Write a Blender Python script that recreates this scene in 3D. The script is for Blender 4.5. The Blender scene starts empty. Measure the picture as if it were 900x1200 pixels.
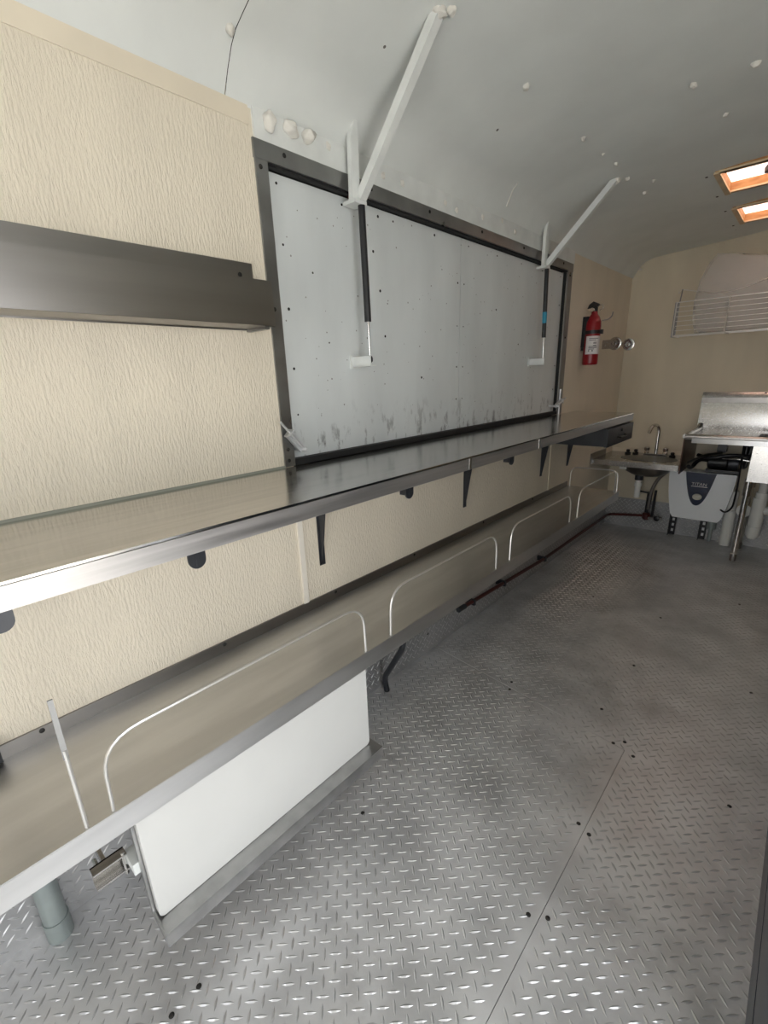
import bpy, bmesh, math, random
import numpy as np
from mathutils import Vector, Matrix
random.seed(4)
S = bpy.context.scene
COL = S.collection

# ------------------------------------------------------------------ camera
M = [[0.7411978640583793, 0.6703524999809993, -0.035401300604928077],
     [0.18153445796115625, -0.2509330156587426, -0.9508300911441321],
     [-0.6462746837746667, 0.6983266767220293, -0.30768309295494456]]
cam = bpy.data.cameras.new('camera'); camo = bpy.data.objects.new('camera', cam); COL.objects.link(camo)
r, d, f = Vector(M[0]), Vector(M[1]), Vector(M[2])
mw = Matrix((r, -d, -f)).transposed().to_4x4(); mw.translation = (1.196, 0, 1.3)
camo.matrix_world = mw
cam.sensor_fit = 'VERTICAL'; cam.sensor_height = 36; cam.lens = 36*537.832/1200
cam.shift_x = (450-446.054)/1200; cam.shift_y = (618.15-600)/1200
cam.clip_start = .02
S.camera = camo

# ------------------------------------------------------------------ world, daylight, exposure
W = bpy.data.worlds.new('sky'); S.world = W; W.use_nodes = True
bg = W.node_tree.nodes['Background']
bg.inputs[0].default_value = (.95, .97, 1.0, 1); bg.inputs[1].default_value = 3.2
sun = bpy.data.lights.new('sun', 'SUN'); sun.energy = 18; sun.angle = .02; sun.color = (1, .96, .9)
suno = bpy.data.objects.new('sun', sun); COL.objects.link(suno); suno.rotation_euler = Vector((.15, -.6, -.8)).to_track_quat('-Z', 'Y').to_euler()
S.view_settings.view_transform = 'Standard'; S.view_settings.look = 'None'
S.view_settings.gamma = 1; S.view_settings.exposure = 0.48; S.view_settings.use_curve_mapping = False
WX, Y0, Y1 = 2.10, -1.15, 4.2575           # right wall, rear wall, far wall
REAR = (.60, 1.50, 0.0, 1.82)               # unseen rear opening, added to light the far end: x0 x1 z0 z1
DOOR = (-.45, .62, 0.0, 1.80)              # open side door in the right wall: y0 y1 z0 z1
VENTS = [(.675, 1.04, 2.915, 3.28), (.675, 1.04, 3.54, 3.925)]
def portal(name, loc, rot, sx, sy):
    l = bpy.data.lights.new(name, 'AREA'); l.shape = 'RECTANGLE'; l.size = sx; l.size_y = sy
    l.cycles.is_portal = True
    o = bpy.data.objects.new(name, l); COL.objects.link(o); o.location = loc; o.rotation_euler = rot
portal('doorway_daylight', (WX+.05, (DOOR[0]+DOOR[1])/2, (DOOR[2]+DOOR[3])/2), (0, math.radians(90), 0), DOOR[3]-DOOR[2], DOOR[1]-DOOR[0])

portal('rear_daylight', ((REAR[0]+REAR[1])/2, Y0-.05, (REAR[2]+REAR[3])/2), (math.radians(90), 0, 0), REAR[1]-REAR[0], REAR[3]-REAR[2])

# ------------------------------------------------------------------ materials
def mat(name, col, rough=.5, metal=0., var=0., vscale=8., col2=None, bump=0., bscale=60., stretch=(1, 1, 1), bdist=.002,
        rvar=0., spec=.5, trans=0., alpha=1., emit=None, detail=4.):
    m = bpy.data.materials.new(name); m.use_nodes = True
    nt = m.node_tree; N = nt.nodes; L = nt.links; b = N['Principled BSDF']
    b.inputs['Base Color'].default_value = (*col, 1); b.inputs['Roughness'].default_value = rough
    b.inputs['Metallic'].default_value = metal; b.inputs['Specular IOR Level'].default_value = spec
    b.inputs['Transmission Weight'].default_value = trans; b.inputs['Alpha'].default_value = alpha
    if emit:
        b.inputs['Emission Color'].default_value = (*emit[:3], 1); b.inputs['Emission Strength'].default_value = emit[3]
    tc = N.new('ShaderNodeTexCoord'); mp = N.new('ShaderNodeMapping'); mp.inputs['Scale'].default_value = stretch
    L.new(tc.outputs['Object'], mp.inputs['Vector'])
    if var or col2 or rvar:
        n = N.new('ShaderNodeTexNoise'); n.inputs['Scale'].default_value = vscale; n.inputs['Detail'].default_value = detail
        L.new(mp.outputs[0], n.inputs['Vector'])
        cr = N.new('ShaderNodeValToRGB'); cr.color_ramp.elements[0].position = .35; cr.color_ramp.elements[1].position = .65
        c2 = col2 or tuple(min(1, c*(1+var)) for c in col); c1 = col if col2 else tuple(c*(1-var) for c in col)
        cr.color_ramp.elements[0].color = (*c1, 1); cr.color_ramp.elements[1].color = (*c2, 1)
        L.new(n.outputs['Fac'], cr.inputs[0]); L.new(cr.outputs[0], b.inputs['Base Color'])
        if rvar:
            mr = N.new('ShaderNodeMapRange'); mr.inputs[1].default_value = .3; mr.inputs[2].default_value = .7
            mr.inputs[3].default_value = max(0, rough-rvar); mr.inputs[4].default_value = min(1, rough+rvar)
            L.new(n.outputs['Fac'], mr.inputs[0]); L.new(mr.outputs[0], b.inputs['Roughness'])
    if bump:
        n2 = N.new('ShaderNodeTexNoise'); n2.inputs['Scale'].default_value = bscale; n2.inputs['Detail'].default_value = 3
        L.new(mp.outputs[0], n2.inputs['Vector'])
        bp = N.new('ShaderNodeBump'); bp.inputs['Strength'].default_value = bump; bp.inputs['Distance'].default_value = bdist
        L.new(n2.outputs['Fac'], bp.inputs['Height']); L.new(bp.outputs[0], b.inputs['Normal'])
    return m

def add_specks(m, scale, thresh, col, mask_noise=None, amount=1.):
    """small rust or dirt spots with their own shape, mixed over the base colour"""
    nt = m.node_tree; N = nt.nodes; L = nt.links; b = N['Principled BSDF']
    tc = N.new('ShaderNodeTexCoord')
    v = N.new('ShaderNodeTexVoronoi'); v.inputs['Scale'].default_value = scale; L.new(tc.outputs['Object'], v.inputs['Vector'])
    wn = N.new('ShaderNodeMath'); wn.operation = 'MULTIPLY'
    sx = N.new('ShaderNodeSeparateColor'); L.new(v.outputs['Color'], sx.inputs[0])
    pw = N.new('ShaderNodeMath'); pw.operation = 'POWER'; pw.inputs[1].default_value = 3; L.new(sx.outputs[0], pw.inputs[0])
    L.new(pw.outputs[0], wn.inputs[0]); wn.inputs[1].default_value = thresh
    lt = N.new('ShaderNodeMath'); lt.operation = 'LESS_THAN'; L.new(v.outputs['Distance'], lt.inputs[0]); L.new(wn.outputs[0], lt.inputs[1])
    fac = lt.outputs[0]
    am = N.new('ShaderNodeMath'); am.operation = 'MULTIPLY'; am.inputs[1].default_value = amount; L.new(fac, am.inputs[0])
    mx = N.new('ShaderNodeMix'); mx.data_type = 'RGBA'
    src = b.inputs['Base Color'].links[0].from_socket if b.inputs['Base Color'].links else None
    if src: L.new(src, mx.inputs[6])
    else: mx.inputs[6].default_value = b.inputs['Base Color'].default_value
    mx.inputs[7].default_value = (*col, 1); L.new(am.outputs[0], mx.inputs[0]); L.new(mx.outputs[2], b.inputs['Base Color'])
    return m

def add_patches(m, scale, lo, hi, col, amount, stretch=(1, 1, 1), zband=None):
    nt = m.node_tree; N = nt.nodes; L = nt.links; b = N['Principled BSDF']
    tc = N.new('ShaderNodeTexCoord'); mp = N.new('ShaderNodeMapping'); mp.inputs['Scale'].default_value = stretch; L.new(tc.outputs['Object'], mp.inputs[0])
    n = N.new('ShaderNodeTexNoise'); n.inputs['Scale'].default_value = scale; n.inputs['Detail'].default_value = 8; n.inputs['Roughness'].default_value = .65; L.new(mp.outputs[0], n.inputs['Vector'])
    mr = N.new('ShaderNodeMapRange'); mr.inputs[1].default_value = lo; mr.inputs[2].default_value = hi; mr.inputs[4].default_value = amount; L.new(n.outputs['Fac'], mr.inputs[0])
    fac = mr.outputs[0]
    if zband:
        sp = N.new('ShaderNodeSeparateXYZ'); L.new(tc.outputs['Object'], sp.inputs[0])
        z = N.new('ShaderNodeMapRange'); z.inputs[1].default_value = zband[0]; z.inputs[2].default_value = zband[1]; z.inputs[3].default_value = 1; z.inputs[4].default_value = 0; L.new(sp.outputs[2], z.inputs[0])
        mm = N.new('ShaderNodeMath'); mm.operation = 'MULTIPLY'; L.new(fac, mm.inputs[0]); L.new(z.outputs[0], mm.inputs[1]); fac = mm.outputs[0]
    mx = N.new('ShaderNodeMix'); mx.data_type = 'RGBA'
    L.new(b.inputs['Base Color'].links[0].from_socket, mx.inputs[6]); mx.inputs[7].default_value = (*col, 1); L.new(fac, mx.inputs[0]); L.new(mx.outputs[2], b.inputs['Base Color'])
    return m

CREAM = mat('cream_embossed_wallboard', (.74, .67, .545), .6, var=.04, vscale=3, bump=.9, bscale=115, stretch=(1.6, 1.6, .42), bdist=.004)
CREAM_S = mat('cream_smooth_trim', (.74, .665, .53), .55, var=.04, vscale=6)
CREAM_F = mat('cream_wallboard_plain', (.68, .61, .47), .6, var=.05, vscale=3, bump=.4, bscale=60, stretch=(1.6, 1.6, .55), bdist=.003)
CEIL = add_specks(mat('grey_white_ceiling_paint', (.74, .765, .745), .5, var=.04, vscale=4, bump=.15, bscale=25, bdist=.003), 9, .07, (.12, .11, .10))
WHITE = mat('white_paint', (.72, .74, .72), .5, var=.05, vscale=14, bump=.2, bscale=40)
FOAM = mat('white_foam', (.80, .78, .72), .7, bump=.5, bscale=90)
HATCH = add_specks(mat('grey_white_hatch_sheet', (.66, .69, .69), .42, var=.06, vscale=5, stretch=(1, 1, .35), bump=.1, bscale=15), 20, .20, (.10, .095, .09))
add_specks(HATCH, 42, .15, (.25, .24, .23))
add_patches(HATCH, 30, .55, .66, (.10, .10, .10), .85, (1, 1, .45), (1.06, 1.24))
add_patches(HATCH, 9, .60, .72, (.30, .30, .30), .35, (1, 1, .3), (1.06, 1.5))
STEEL = mat('brushed_stainless', (.50, .485, .465), .22, 1, var=.10, vscale=5, stretch=(20, .6, 20), bump=.03, bscale=220, rvar=.06)
STEEL_TOP = mat('polished_stainless_worktop', (.58, .565, .54), .17, 1, var=.10, vscale=4, stretch=(12, .7, 12), bump=.05, bscale=14, rvar=.05)
STEEL_LOW = mat('dull_stainless_deck', (.62, .618, .61), .40, 1, var=.09, vscale=3, stretch=(6, .8, 6), bump=.03, bscale=30, rvar=.05)
STEEL_DK = mat('dark_stainless', (.30, .285, .27), .32, 1, var=.06, vscale=3, stretch=(6, .5, 6))
FRAME = mat('grey_steel_strip', (.30, .30, .295), .34, .9, var=.12, vscale=9, rvar=.08)
ALU = mat('diamond_plate_aluminium', (.66, .66, .665), .40, .5, var=.17, vscale=5, rvar=.09, bump=.05, bscale=120, detail=7)
add_patches(ALU, 2.6, .60, .72, (.78, .78, .77), .5)
add_patches(ALU, 1.7, .56, .70, (.22, .21, .20), .45)
KICK = mat('dull_kick_plate_aluminium', (.40, .40, .40), .42, .5, var=.15, vscale=6, rvar=.08)
TREAD = mat('worn_tread_tops', (.58, .58, .58), .3, .6, var=.1, vscale=20)
STEEL_LIP = mat('brushed_stainless_lip', (.48, .465, .455), .38, .85, var=.10, vscale=5, stretch=(20, .6, 20), rvar=.06)
ZINC = mat('zinc_plated', (.70, .71, .72), .35, .45, var=.06, vscale=30)
CHROME = mat('chrome', (.72, .71, .69), .12, 1)
WIRE = mat('bright_wire', (.84, .83, .80), .3, .75)
BLACK = mat('black_plastic', (.012, .012, .014), .35)
RUBBER = mat('black_rubber', (.012, .012, .012), .7)
DARKBOX = mat('dark_painted_steel', (.045, .048, .055), .35, .5, var=.15, vscale=10)
GREYTUBE = mat('grey_green_tube', (.30, .34, .33), .4, .3, var=.08, vscale=10)
BOARD = mat('white_polyethylene', (.69, .69, .665), .45, var=.015, vscale=6)
TRAY = mat('grey_sheet_steel', (.42, .42, .415), .36, .9, var=.15, vscale=14, rvar=.08)
RED = mat('red_enamel', (.26, .004, .010), .28)
PIPE_RED = mat('dark_red_pipe', (.075, .014, .012), .35)
LABELW = mat('label_paper', (.72, .70, .70), .5)
PRINT = mat('label_print', (.16, .15, .16), .5)
PVC = mat('white_pvc', (.84, .84, .80), .35)
HEATER = mat('pale_grey_plastic', (.91, .94, .96), .35)
NAVY = mat('navy_panel', (.012, .02, .05), .25)
DIAL = mat('cream_dial', (.62, .60, .50), .4)
WOOD = mat('raw_wood', (.55, .30, .12), .6, col2=(.42, .20, .07), vscale=6, stretch=(3, 3, 12))
WOOD_L = mat('pale_wood_edge', (.72, .56, .36), .6, var=.1, vscale=12)
LID = mat('vent_dome_plastic', (.80, .70, .66), .3)
_n = LID.node_tree; _t = _n.nodes.new('ShaderNodeBsdfTranslucent'); _t.inputs[0].default_value = (.85, .72, .66, 1); _m = _n.nodes.new('ShaderNodeMixShader'); _m.inputs[0].default_value = .6
_n.links.new(_n.nodes['Principled BSDF'].outputs[0], _m.inputs[1]); _n.links.new(_t.outputs[0], _m.inputs[2]); _n.links.new(_m.outputs[0], _n.nodes['Material Output'].inputs[0])
SUB = mat('subfloor_dark', (.015, .015, .015), .9)
BAG = mat('clear_plastic_bag', (.70, .69, .67), .22, alpha=.36, bump=.6, bscale=26, bdist=.01)
BLUE = mat('blue_sticker', (.02, .25, .38), .4)
CAB = mat('blue_grey_steel_cabinet', (.10, .12, .15), .32, .7, var=.12, vscale=3, rvar=.05)
BROWN = mat('brown_reflection_steel', (.075, .035, .022), .3, .7, var=.3, vscale=9)  # stainless skirt with its reddish-brown reflection painted into the base colour
CONC = mat('outdoor_concrete', (.46, .45, .43), .9, var=.08, vscale=2)
SCREW = mat('dark_screw', (.03, .028, .026), .5, .4)

# ------------------------------------------------------------------ mesh helpers
def box(bm, x0, x1, y0, y1, z0, z1):
    vs = [bm.verts.new(p) for p in ((x0, y0, z0), (x1, y0, z0), (x1, y1, z0), (x0, y1, z0), (x0, y0, z1), (x1, y0, z1), (x1, y1, z1), (x0, y1, z1))]
    for q in ((0, 3, 2, 1), (4, 5, 6, 7), (0, 1, 5, 4), (1, 2, 6, 5), (2, 3, 7, 6), (3, 0, 4, 7)): bm.faces.new([vs[i] for i in q])
def prism(bm, pts, vec):
    v = Vector(vec); a = [bm.verts.new(p) for p in pts]; b = [bm.verts.new(Vector(p)+v) for p in pts]; n = len(pts)
    bm.faces.new(a[::-1]); bm.faces.new(b)
    for i in range(n): bm.faces.new((a[i], a[(i+1) % n], b[(i+1) % n], b[i]))
def tube(bm, pts, rad, seg=10, closed_ends=True):
    pts = [Vector(p) for p in pts]; n = len(pts)
    rads = rad if isinstance(rad, (list, tuple)) else [rad]*n
    t0 = (pts[1]-pts[0]).normalized(); u = t0.orthogonal().normalized(); rings = []
    for i, p in enumerate(pts):
        t = ((pts[min(i+1, n-1)]-p).normalized()+(p-pts[max(i-1, 0)]).normalized())
        t = t.normalized() if t.length > 1e-6 else t0
        u = (u-t*u.dot(t)).normalized(); w = t.cross(u)
        rings.append([bm.verts.new(p+(u*math.cos(2*math.pi*k/seg)+w*math.sin(2*math.pi*k/seg))*rads[i]) for k in range(seg)])
    for a, b in zip(rings, rings[1:]):
        for k in range(seg): bm.faces.new((a[k], a[(k+1) % seg], b[(k+1) % seg], b[k]))
    if closed_ends: bm.faces.new(rings[0][::-1]); bm.faces.new(rings[-1])
def fillet(pts, rr, n=6):
    pts = [Vector(p) for p in pts]; out = [pts[0]]
    for a, p, b in zip(pts, pts[1:], pts[2:]):
        da, db = (a-p), (b-p); q = min(rr, da.length*.49, db.length*.49)
        A, B = p+da.normalized()*q, p+db.normalized()*q
        for i in range(n+1):
            t = i/n; out.append(A*(1-t)**2+p*2*t*(1-t)+B*t*t)
    return out+[pts[-1]]
def lathe(bm, prof, c, axis='Z', seg=24, ex=1., ey=1.):
    """prof: (radius, height) pairs about an axis through c"""
    c = Vector(c); rings = []
    for rad, h in prof:
        ring = []
        for k in range(seg):
            a = 2*math.pi*k/seg; u, v = rad*math.cos(a)*ex, rad*math.sin(a)*ey
            p = {'Z': (u, v, h), 'X': (h, u, v), 'Y': (u, -h, v)}[axis]
            ring.append(bm.verts.new(c+Vector(p)))
        rings.append(ring)
    for a, b in zip(rings, rings[1:]):
        for k in range(seg): bm.faces.new((a[k], a[(k+1) % seg], b[(k+1) % seg], b[k]))
    for rg, fl in ((rings[0], True), (rings[-1], False)):
        bm.faces.new(rg[::-1] if fl else rg)
def NB(): return bmesh.new()
def bevel(bm, w, seg=2):
    es = [e for e in bm.edges if len(e.link_faces) == 2 and e.calc_face_angle(0) > .6]
    bmesh.ops.bevel(bm, geom=es, offset=w, segments=seg, affect='EDGES', profile=.6)
def setparent(o, p):
    if p is not None:
        o.parent = p
        top = p
        while top.parent: top = top.parent
        o.matrix_parent_inverse = Matrix.Translation(-top.location) if (p is top) else Matrix.Identity(4)
def obj(name, bm, m, parent=None, smooth=False, label=None):
    bmesh.ops.recalc_face_normals(bm, faces=bm.faces[:])
    me = bpy.data.meshes.new(name); bm.to_mesh(me); bm.free(); me.materials.append(m)
    if smooth:
        for p in me.polygons: p.use_smooth = True
        me.set_sharp_from_angle(angle=math.radians(38))
    o = bpy.data.objects.new(name, me); COL.objects.link(o); setparent(o, parent)
    if label: o['label'] = label
    return o
def tag(o, label, cat, group=None):
    o['label'] = label; o['category'] = cat
    if group: o['group'] = group
    return o
def thing(name, label, cat, loc, group=None):
    o = bpy.data.objects.new(name, None); COL.objects.link(o); o.location = loc; o.empty_display_size = .05
    return tag(o, label, cat, group)
def struct(o, label=None, cat=None):
    o['kind'] = 'structure'
    if label: o['label'] = label
    if cat: o['category'] = cat
    return o
def B(name, dims, m, parent=None, bev=0, label=None, smooth=False):
    bm = NB(); box(bm, *dims)
    if bev: bevel(bm, bev)
    return obj(name, bm, m, parent, smooth or bool(bev), label)
def T(name, pts, rad, m, parent=None, seg=10, fil=0, label=None):
    bm = NB(); tube(bm, fillet(pts, fil) if fil else pts, rad, seg); return obj(name, bm, m, parent, True, label)
def Cy(name, prof, c, m, parent=None, axis='Z', seg=24, label=None, ex=1., ey=1.):
    bm = NB(); lathe(bm, prof, c, axis, seg, ex, ey); return obj(name, bm, m, parent, True, label)
def copies(proto_mesh, name, locs, parent, rots=None, scales=None):
    for i, p in enumerate(locs):
        o = bpy.data.objects.new(name, proto_mesh); COL.objects.link(o); setparent(o, parent); o.location = p
        if rots: o.rotation_euler = rots[i]
        if scales: o.scale = scales[i]
def proto(name, bm, m, smooth=True):
    bmesh.ops.recalc_face_normals(bm, faces=bm.faces[:])
    me = bpy.data.meshes.new(name); bm.to_mesh(me); bm.free(); me.materials.append(m)
    if smooth:
        for p in me.polygons: p.use_smooth = True
        me.set_sharp_from_angle(angle=math.radians(40))
    return me
_b = NB(); lathe(_b, [(.0062, 0), (.0062, .0012), (.0035, .003)], (0, 0, 0), 'Z', 10); SCREW_Z = proto('screw_up', _b, SCREW)
_b = NB(); lathe(_b, [(.006, 0), (.006, .0012), (.0035, .003)], (0, 0, 0), 'X', 10); SCREW_X = proto('screw_side', _b, SCREW)

# ------------------------------------------------------------------ structure: diamond-plate floor
PX, PY, OX, OY = .0376, .0366, .029, -.075
def treads(name, parent, poly, org, ux, uy, nrm, margin=.012, ox=OX, oy=OY):
    """raised lens-shaped bars of a tread plate, all bars of one sheet in one mesh"""
    L, w, h = .0315, .0062, .0019
    pts = []; polys = [np.array(q, float) for q in poly]; every = np.concatenate(polys); c0, c1 = every.min(0), every.max(0)
    for off, ang in ((0, math.radians(45)), (.5, math.radians(-45))):
        i = np.arange(math.floor((c0[0]-ox)/PX)-1, math.ceil((c1[0]-ox)/PX)+1); j = np.arange(math.floor((c0[1]-oy)/PY)-1, math.ceil((c1[1]-oy)/PY)+1)
        gx, gy = np.meshgrid(ox+(i+off)*PX, oy+(j+off)*PY)
        P = np.stack([gx.ravel(), gy.ravel()], 1); ok = np.zeros(len(P), bool)
        for pg in polys:
            one = np.ones(len(P), bool); n = len(pg)
            for k in range(n):
                a, b = pg[k], pg[(k+1) % n]; e = (b-a)/np.linalg.norm(b-a)
                one &= ((P-a)@np.array([-e[1], e[0]])) > margin
            ok |= one
        pts.append((P[ok], ang))
    base = np.array([(-L/2, 0, 0), (-L/6, -w/2, 0), (L/6, -w/2, 0), (L/2, 0, 0), (L/6, w/2, 0), (-L/6, w/2, 0), (-L/5, 0, h), (L/5, 0, h)])
    F = [(0, 1, 6), (1, 2, 7, 6), (2, 3, 7), (3, 4, 7), (4, 5, 6, 7), (5, 0, 6)]
    V, FA = [], []; org = np.array(org, float); ux = np.array(ux, float); uy = np.array(uy, float); nrm = np.array(nrm, float); k = 0
    for P, a in pts:
        ca, sa = math.cos(a), math.sin(a)
        for q in P:
            x = base[:, 0]*ca-base[:, 1]*sa+q[0]; y = base[:, 0]*sa+base[:, 1]*ca+q[1]
            V.append(org+x[:, None]*ux+y[:, None]*uy+base[:, 2:3]*nrm)
            FA += [tuple(v+k for v in fc) for fc in F]; k += 8
    me = bpy.data.meshes.new(name); me.from_pydata(np.concatenate(V).tolist(), [], FA); me.materials.append(TREAD); me.update()
    o = bpy.data.objects.new(name, me); COL.objects.link(o); setparent(o, parent); o['kind'] = 'stuff'
    o['label'] = 'raised diamond tread bars of the metal plate'
    return o
FLOOR = struct(B('floor', (-.02, WX, Y0, Y1, -.03, -.005), SUB), 'metal diamond tread plate floor of the food trailer', 'floor')
g = .0008
def seam_y(x): return 1.662-.133*x
plates = [[(0, Y0), (.925-g, Y0), (.925-g, seam_y(.925)-g), (0, seam_y(0)-g)],
          [(.925+g, Y0), (WX, Y0), (WX, Y1), (0, Y1), (0, seam_y(0)+g), (.925+g, seam_y(.925)+g)]]
ye = seam_y(.925)
for k, pl in enumerate(plates):
    bm = NB(); prism(bm, [(x, y, -.006) for x, y in pl], (0, 0, .006)); po = obj('floor_plate', bm, ALU, FLOOR)
    treads('tread_bars', po, [pl] if k == 0 else [[(.925, Y0), (WX, Y0), (WX, ye), (.925, ye)], [(0, seam_y(0)), (.925, ye), (WX, ye-.133*(WX-.925)), (WX, Y1), (0, Y1)]], (0, 0, 0), (1, 0, 0), (0, 1, 0), (0, 0, 1))
copies(SCREW_Z, 'floor_screw', [(x, y, 0) for x, y in ((.901, .814), (.941, .838), (.905, 1.146), (.941, 1.130), (.884, 1.549), (.914, 1.580), (.956, 1.528),
    (.435, 1.640), (.452, 1.588), (.793, 1.709), (1.235, 1.504), (.809, 2.104), (.797, 2.663), (.404, .19), (.407, .126), (.382, .747), (1.23, 2.2), (.43, 2.7), (1.1, 3.1))], FLOOR)

# ------------------------------------------------------------------ structure: walls
def wall_with_hole(name, x0, x1, ya, yb, za, zb, hole, m, label):
    bm = NB(); h0, h1, k0, k1 = hole
    box(bm, x0, x1, ya, h0, za, zb); box(bm, x0, x1, h1, yb, za, zb)
    if k0 > za: box(bm, x0, x1, h0, h1, za, k0)
    if k1 < zb: box(bm, x0, x1, h0, h1, k1, zb)
    return struct(obj(name, bm, m), label, 'wall')
WTOP = 1.967
HOLE = (.893, 2.985, 1.03, 1.868)
wl = wall_with_hole('wall_left', -.04, 0, Y0, Y1, 0, WTOP+.06, HOLE, CREAM, 'cream embossed long wall with the serving hatch')
struct(B('wall_far', (-.04, WX+.04, Y1, Y1+.04, 0, 2.30), CREAM_F), 'cream end wall behind the sinks', 'wall')
wr = wall_with_hole('wall_right', WX, WX+.04, Y0, Y1, 0, 2.2, DOOR, CREAM_F, 'cream side wall with the open doorway behind the photographer')
bm = NB(); box(bm, -.04, REAR[0], Y0-.04, Y0, 0, 2.25); box(bm, REAR[1], WX+.04, Y0-.04, Y0, 0, 2.25); box(bm, REAR[0], REAR[1], Y0-.04, Y0, REAR[3], 2.25)
struct(obj('wall_rear', bm, CREAM_F), 'cream rear wall with an unseen opening added to light the far end', 'wall')
fr = struct(thing('rear_light_opening', 'unseen rear doorway added to light the far end', 'doorway', (1.05, Y0, 0)))  # frame of the added rear opening, sized for light on the end wall
for dm in ((REAR[0]-.04, REAR[0], Y0-.05, Y0+.012, 0, REAR[3]+.04), (REAR[1], REAR[1]+.04, Y0-.05, Y0+.012, 0, REAR[3]+.04), (REAR[0], REAR[1], Y0-.05, Y0+.012, REAR[3], REAR[3]+.04)):
    B('door_frame', dm, FRAME, fr)
# mouldings on the long wall
struct(B('trim_1', (0, .0022, Y0, .852, 1.930, WTOP+.004), CREAM_S), 'cream moulding strip along the ceiling edge', 'trim')
struct(B('trim_2', (0, .007, .862, 3.06, 1.905, WTOP+.006), WHITE), 'white painted strip above the hatch frame', 'trim')
struct(B('trim_3', (0, .007, .880, .900, .558, 1.0), mat('ivory_strip', (.80, .75, .66), .5), bev=.002), 'white upright joint strip between counter and lower shelf', 'trim')
struct(B('trim_4', (0, .005, 2.935, 2.955, .558, 1.0), CREAM_S, bev=.002), 'cream upright joint strip near the far end of the lower shelf', 'trim')
# kick plates
kl = struct(B('baseboard_left', (0, .004, Y0, Y1, 0, .25), KICK), 'diamond plate kick strip under the lower shelf', 'kick plate')
treads('tread_bars', kl, [[(Y0, 0), (Y1, 0), (Y1, .25), (Y0, .25)]], (.004, 0, 0), (0, 1, 0), (0, 0, 1), (1, 0, 0), ox=0, oy=.01)
kf = struct(B('baseboard_far', (.004, WX, Y1-.004, Y1, 0, .25), KICK), 'diamond plate kick strip along the end wall', 'kick plate')
treads('tread_bars', kf, [[(0, 0), (WX, 0), (WX, .25), (0, .25)]], (0, Y1-.004, 0), (1, 0, 0), (0, 0, 1), (0, -1, 0), ox=0, oy=.01)
copies(SCREW_X, 'screw', [(.004, 1.60, .10), (.004, 1.42, .13), (.004, 2.3, .08)], kl)
# door frame
fr = struct(thing('door_1', 'open side doorway in the trailer wall', 'doorway', (WX, .035, 0)))
for dm in ((WX-.012, WX+.05, DOOR[0]-.04, DOOR[0], 0, DOOR[3]+.04), (WX-.012, WX+.05, DOOR[1], DOOR[1]+.04, 0, DOOR[3]+.04), (WX-.012, WX+.05, DOOR[0], DOOR[1], DOOR[3], DOOR[3]+.04)):
    B('door_frame', dm, FRAME, fr)
struct(B('ground', (-9, 11, -10, 13, -.62, -.55), CONC), 'pale concrete yard outside the doorway, added to bounce daylight', 'ground')  # unseen ground, added pale to bounce daylight up through the openings

# ------------------------------------------------------------------ structure: arched ceiling with two roof vents
PROF = [(0, WTOP), (.028, 2.013), (.052, 2.046), (.075, 2.066), (.105, 2.079), (.139, 2.088), (.18, 2.0915), (.22, 2.0945), (.26, 2.097), (.31, 2.100), (.36, 2.103), (.56, 2.115), (.675, 2.123), (.78, 2.130), (1.04, 2.138)]
PROF += [(WX-x, z) for x, z in PROF[-2::-1]]
def cz(x, y):
    xm = min(x, WX-x); t = min(1, max(0, (xm-.1)/.25))
    return float(np.interp(x, [p[0] for p in PROF], [p[1] for p in PROF]))+t*t*(3-2*t)*.0215*(4.26-max(y, 0))
CEILING = struct(thing('ceiling', 'grey-white painted arched ceiling of the trailer', 'ceiling', (WX/2, 1.5, 2.1)))
def in_vent(x, y): return any(a <= x <= b and c <= y <= d for a, b, c, d in VENTS)
def ceil_sheet(name, ya, yb, m, dz):
    ys = sorted({ya, yb, *[v for vv in VENTS for v in vv[2:] if ya < v < yb], *([0.] if ya < 0 < yb else [])}); bm = NB()
    V = {(i, j): bm.verts.new((x, y, cz(x, y)+dz)) for i, (x, z) in enumerate(PROF) for j, y in enumerate(ys)}
    for i in range(len(PROF)-1):
        for j in range(len(ys)-1):
            if not in_vent((PROF[i][0]+PROF[i+1][0])/2, (ys[j]+ys[j+1])/2):
                bm.faces.new((V[i, j], V[i+1, j], V[i+1, j+1], V[i, j+1]))
    return obj(name, bm, m, CEILING, True)
ceil_sheet('ceiling_sheet', Y0, .7885, CEIL, 0); ceil_sheet('ceiling_sheet', .7905, Y1, CEIL, 0)
ceil_sheet('roof_light_block', Y0-.04, Y1+.04, SUB, .03)  # unseen backing sheet, added to stop sky light leaking through the ceiling seam
bm = NB(); bmesh.ops.create_icosphere(bm, subdivisions=3, radius=1)
for v in bm.verts: v.co *= 1+.13*math.sin(v.co.x*3.1+1)*math.cos(v.co.y*4.3)+.1*math.sin(v.co.z*5+v.co.x*2)
DAB = proto('foam_dab', bm, FOAM)
dabs = [(.073, .777, .012), (.356, 1.236, .012), (.354, 1.658, .012), (.368, 2.117, .010), (.39, 2.441, .009), (.381, 2.640, .010), (.459, 2.768, .010),
        (.726, 2.078, .011), (.882, 2.105, .012), (.777, 2.377, .009), (.335, 1.216, .019), (.345, 2.606, .017), (.378, 2.31, .006), (.393, 2.881, .008)]
copies(DAB, 'foam_dab', [(x, y, cz(x, y)-.002) for x, y, q in dabs], CEILING,
       [(random.uniform(0, 6), random.uniform(0, 6), random.uniform(0, 6)) for _ in dabs], [(q, q*1.15, q*.8) for x, y, q in dabs])
copies(DAB, 'foam_dab', [(.016, .908, 1.950), (.016, .976, 1.954), (.016, 1.039, 1.954)], CEILING, [(0, 0, 0), (1, 0, 0), (2, 0, 0)], [(.017, .017, .023)]*3)
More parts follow.
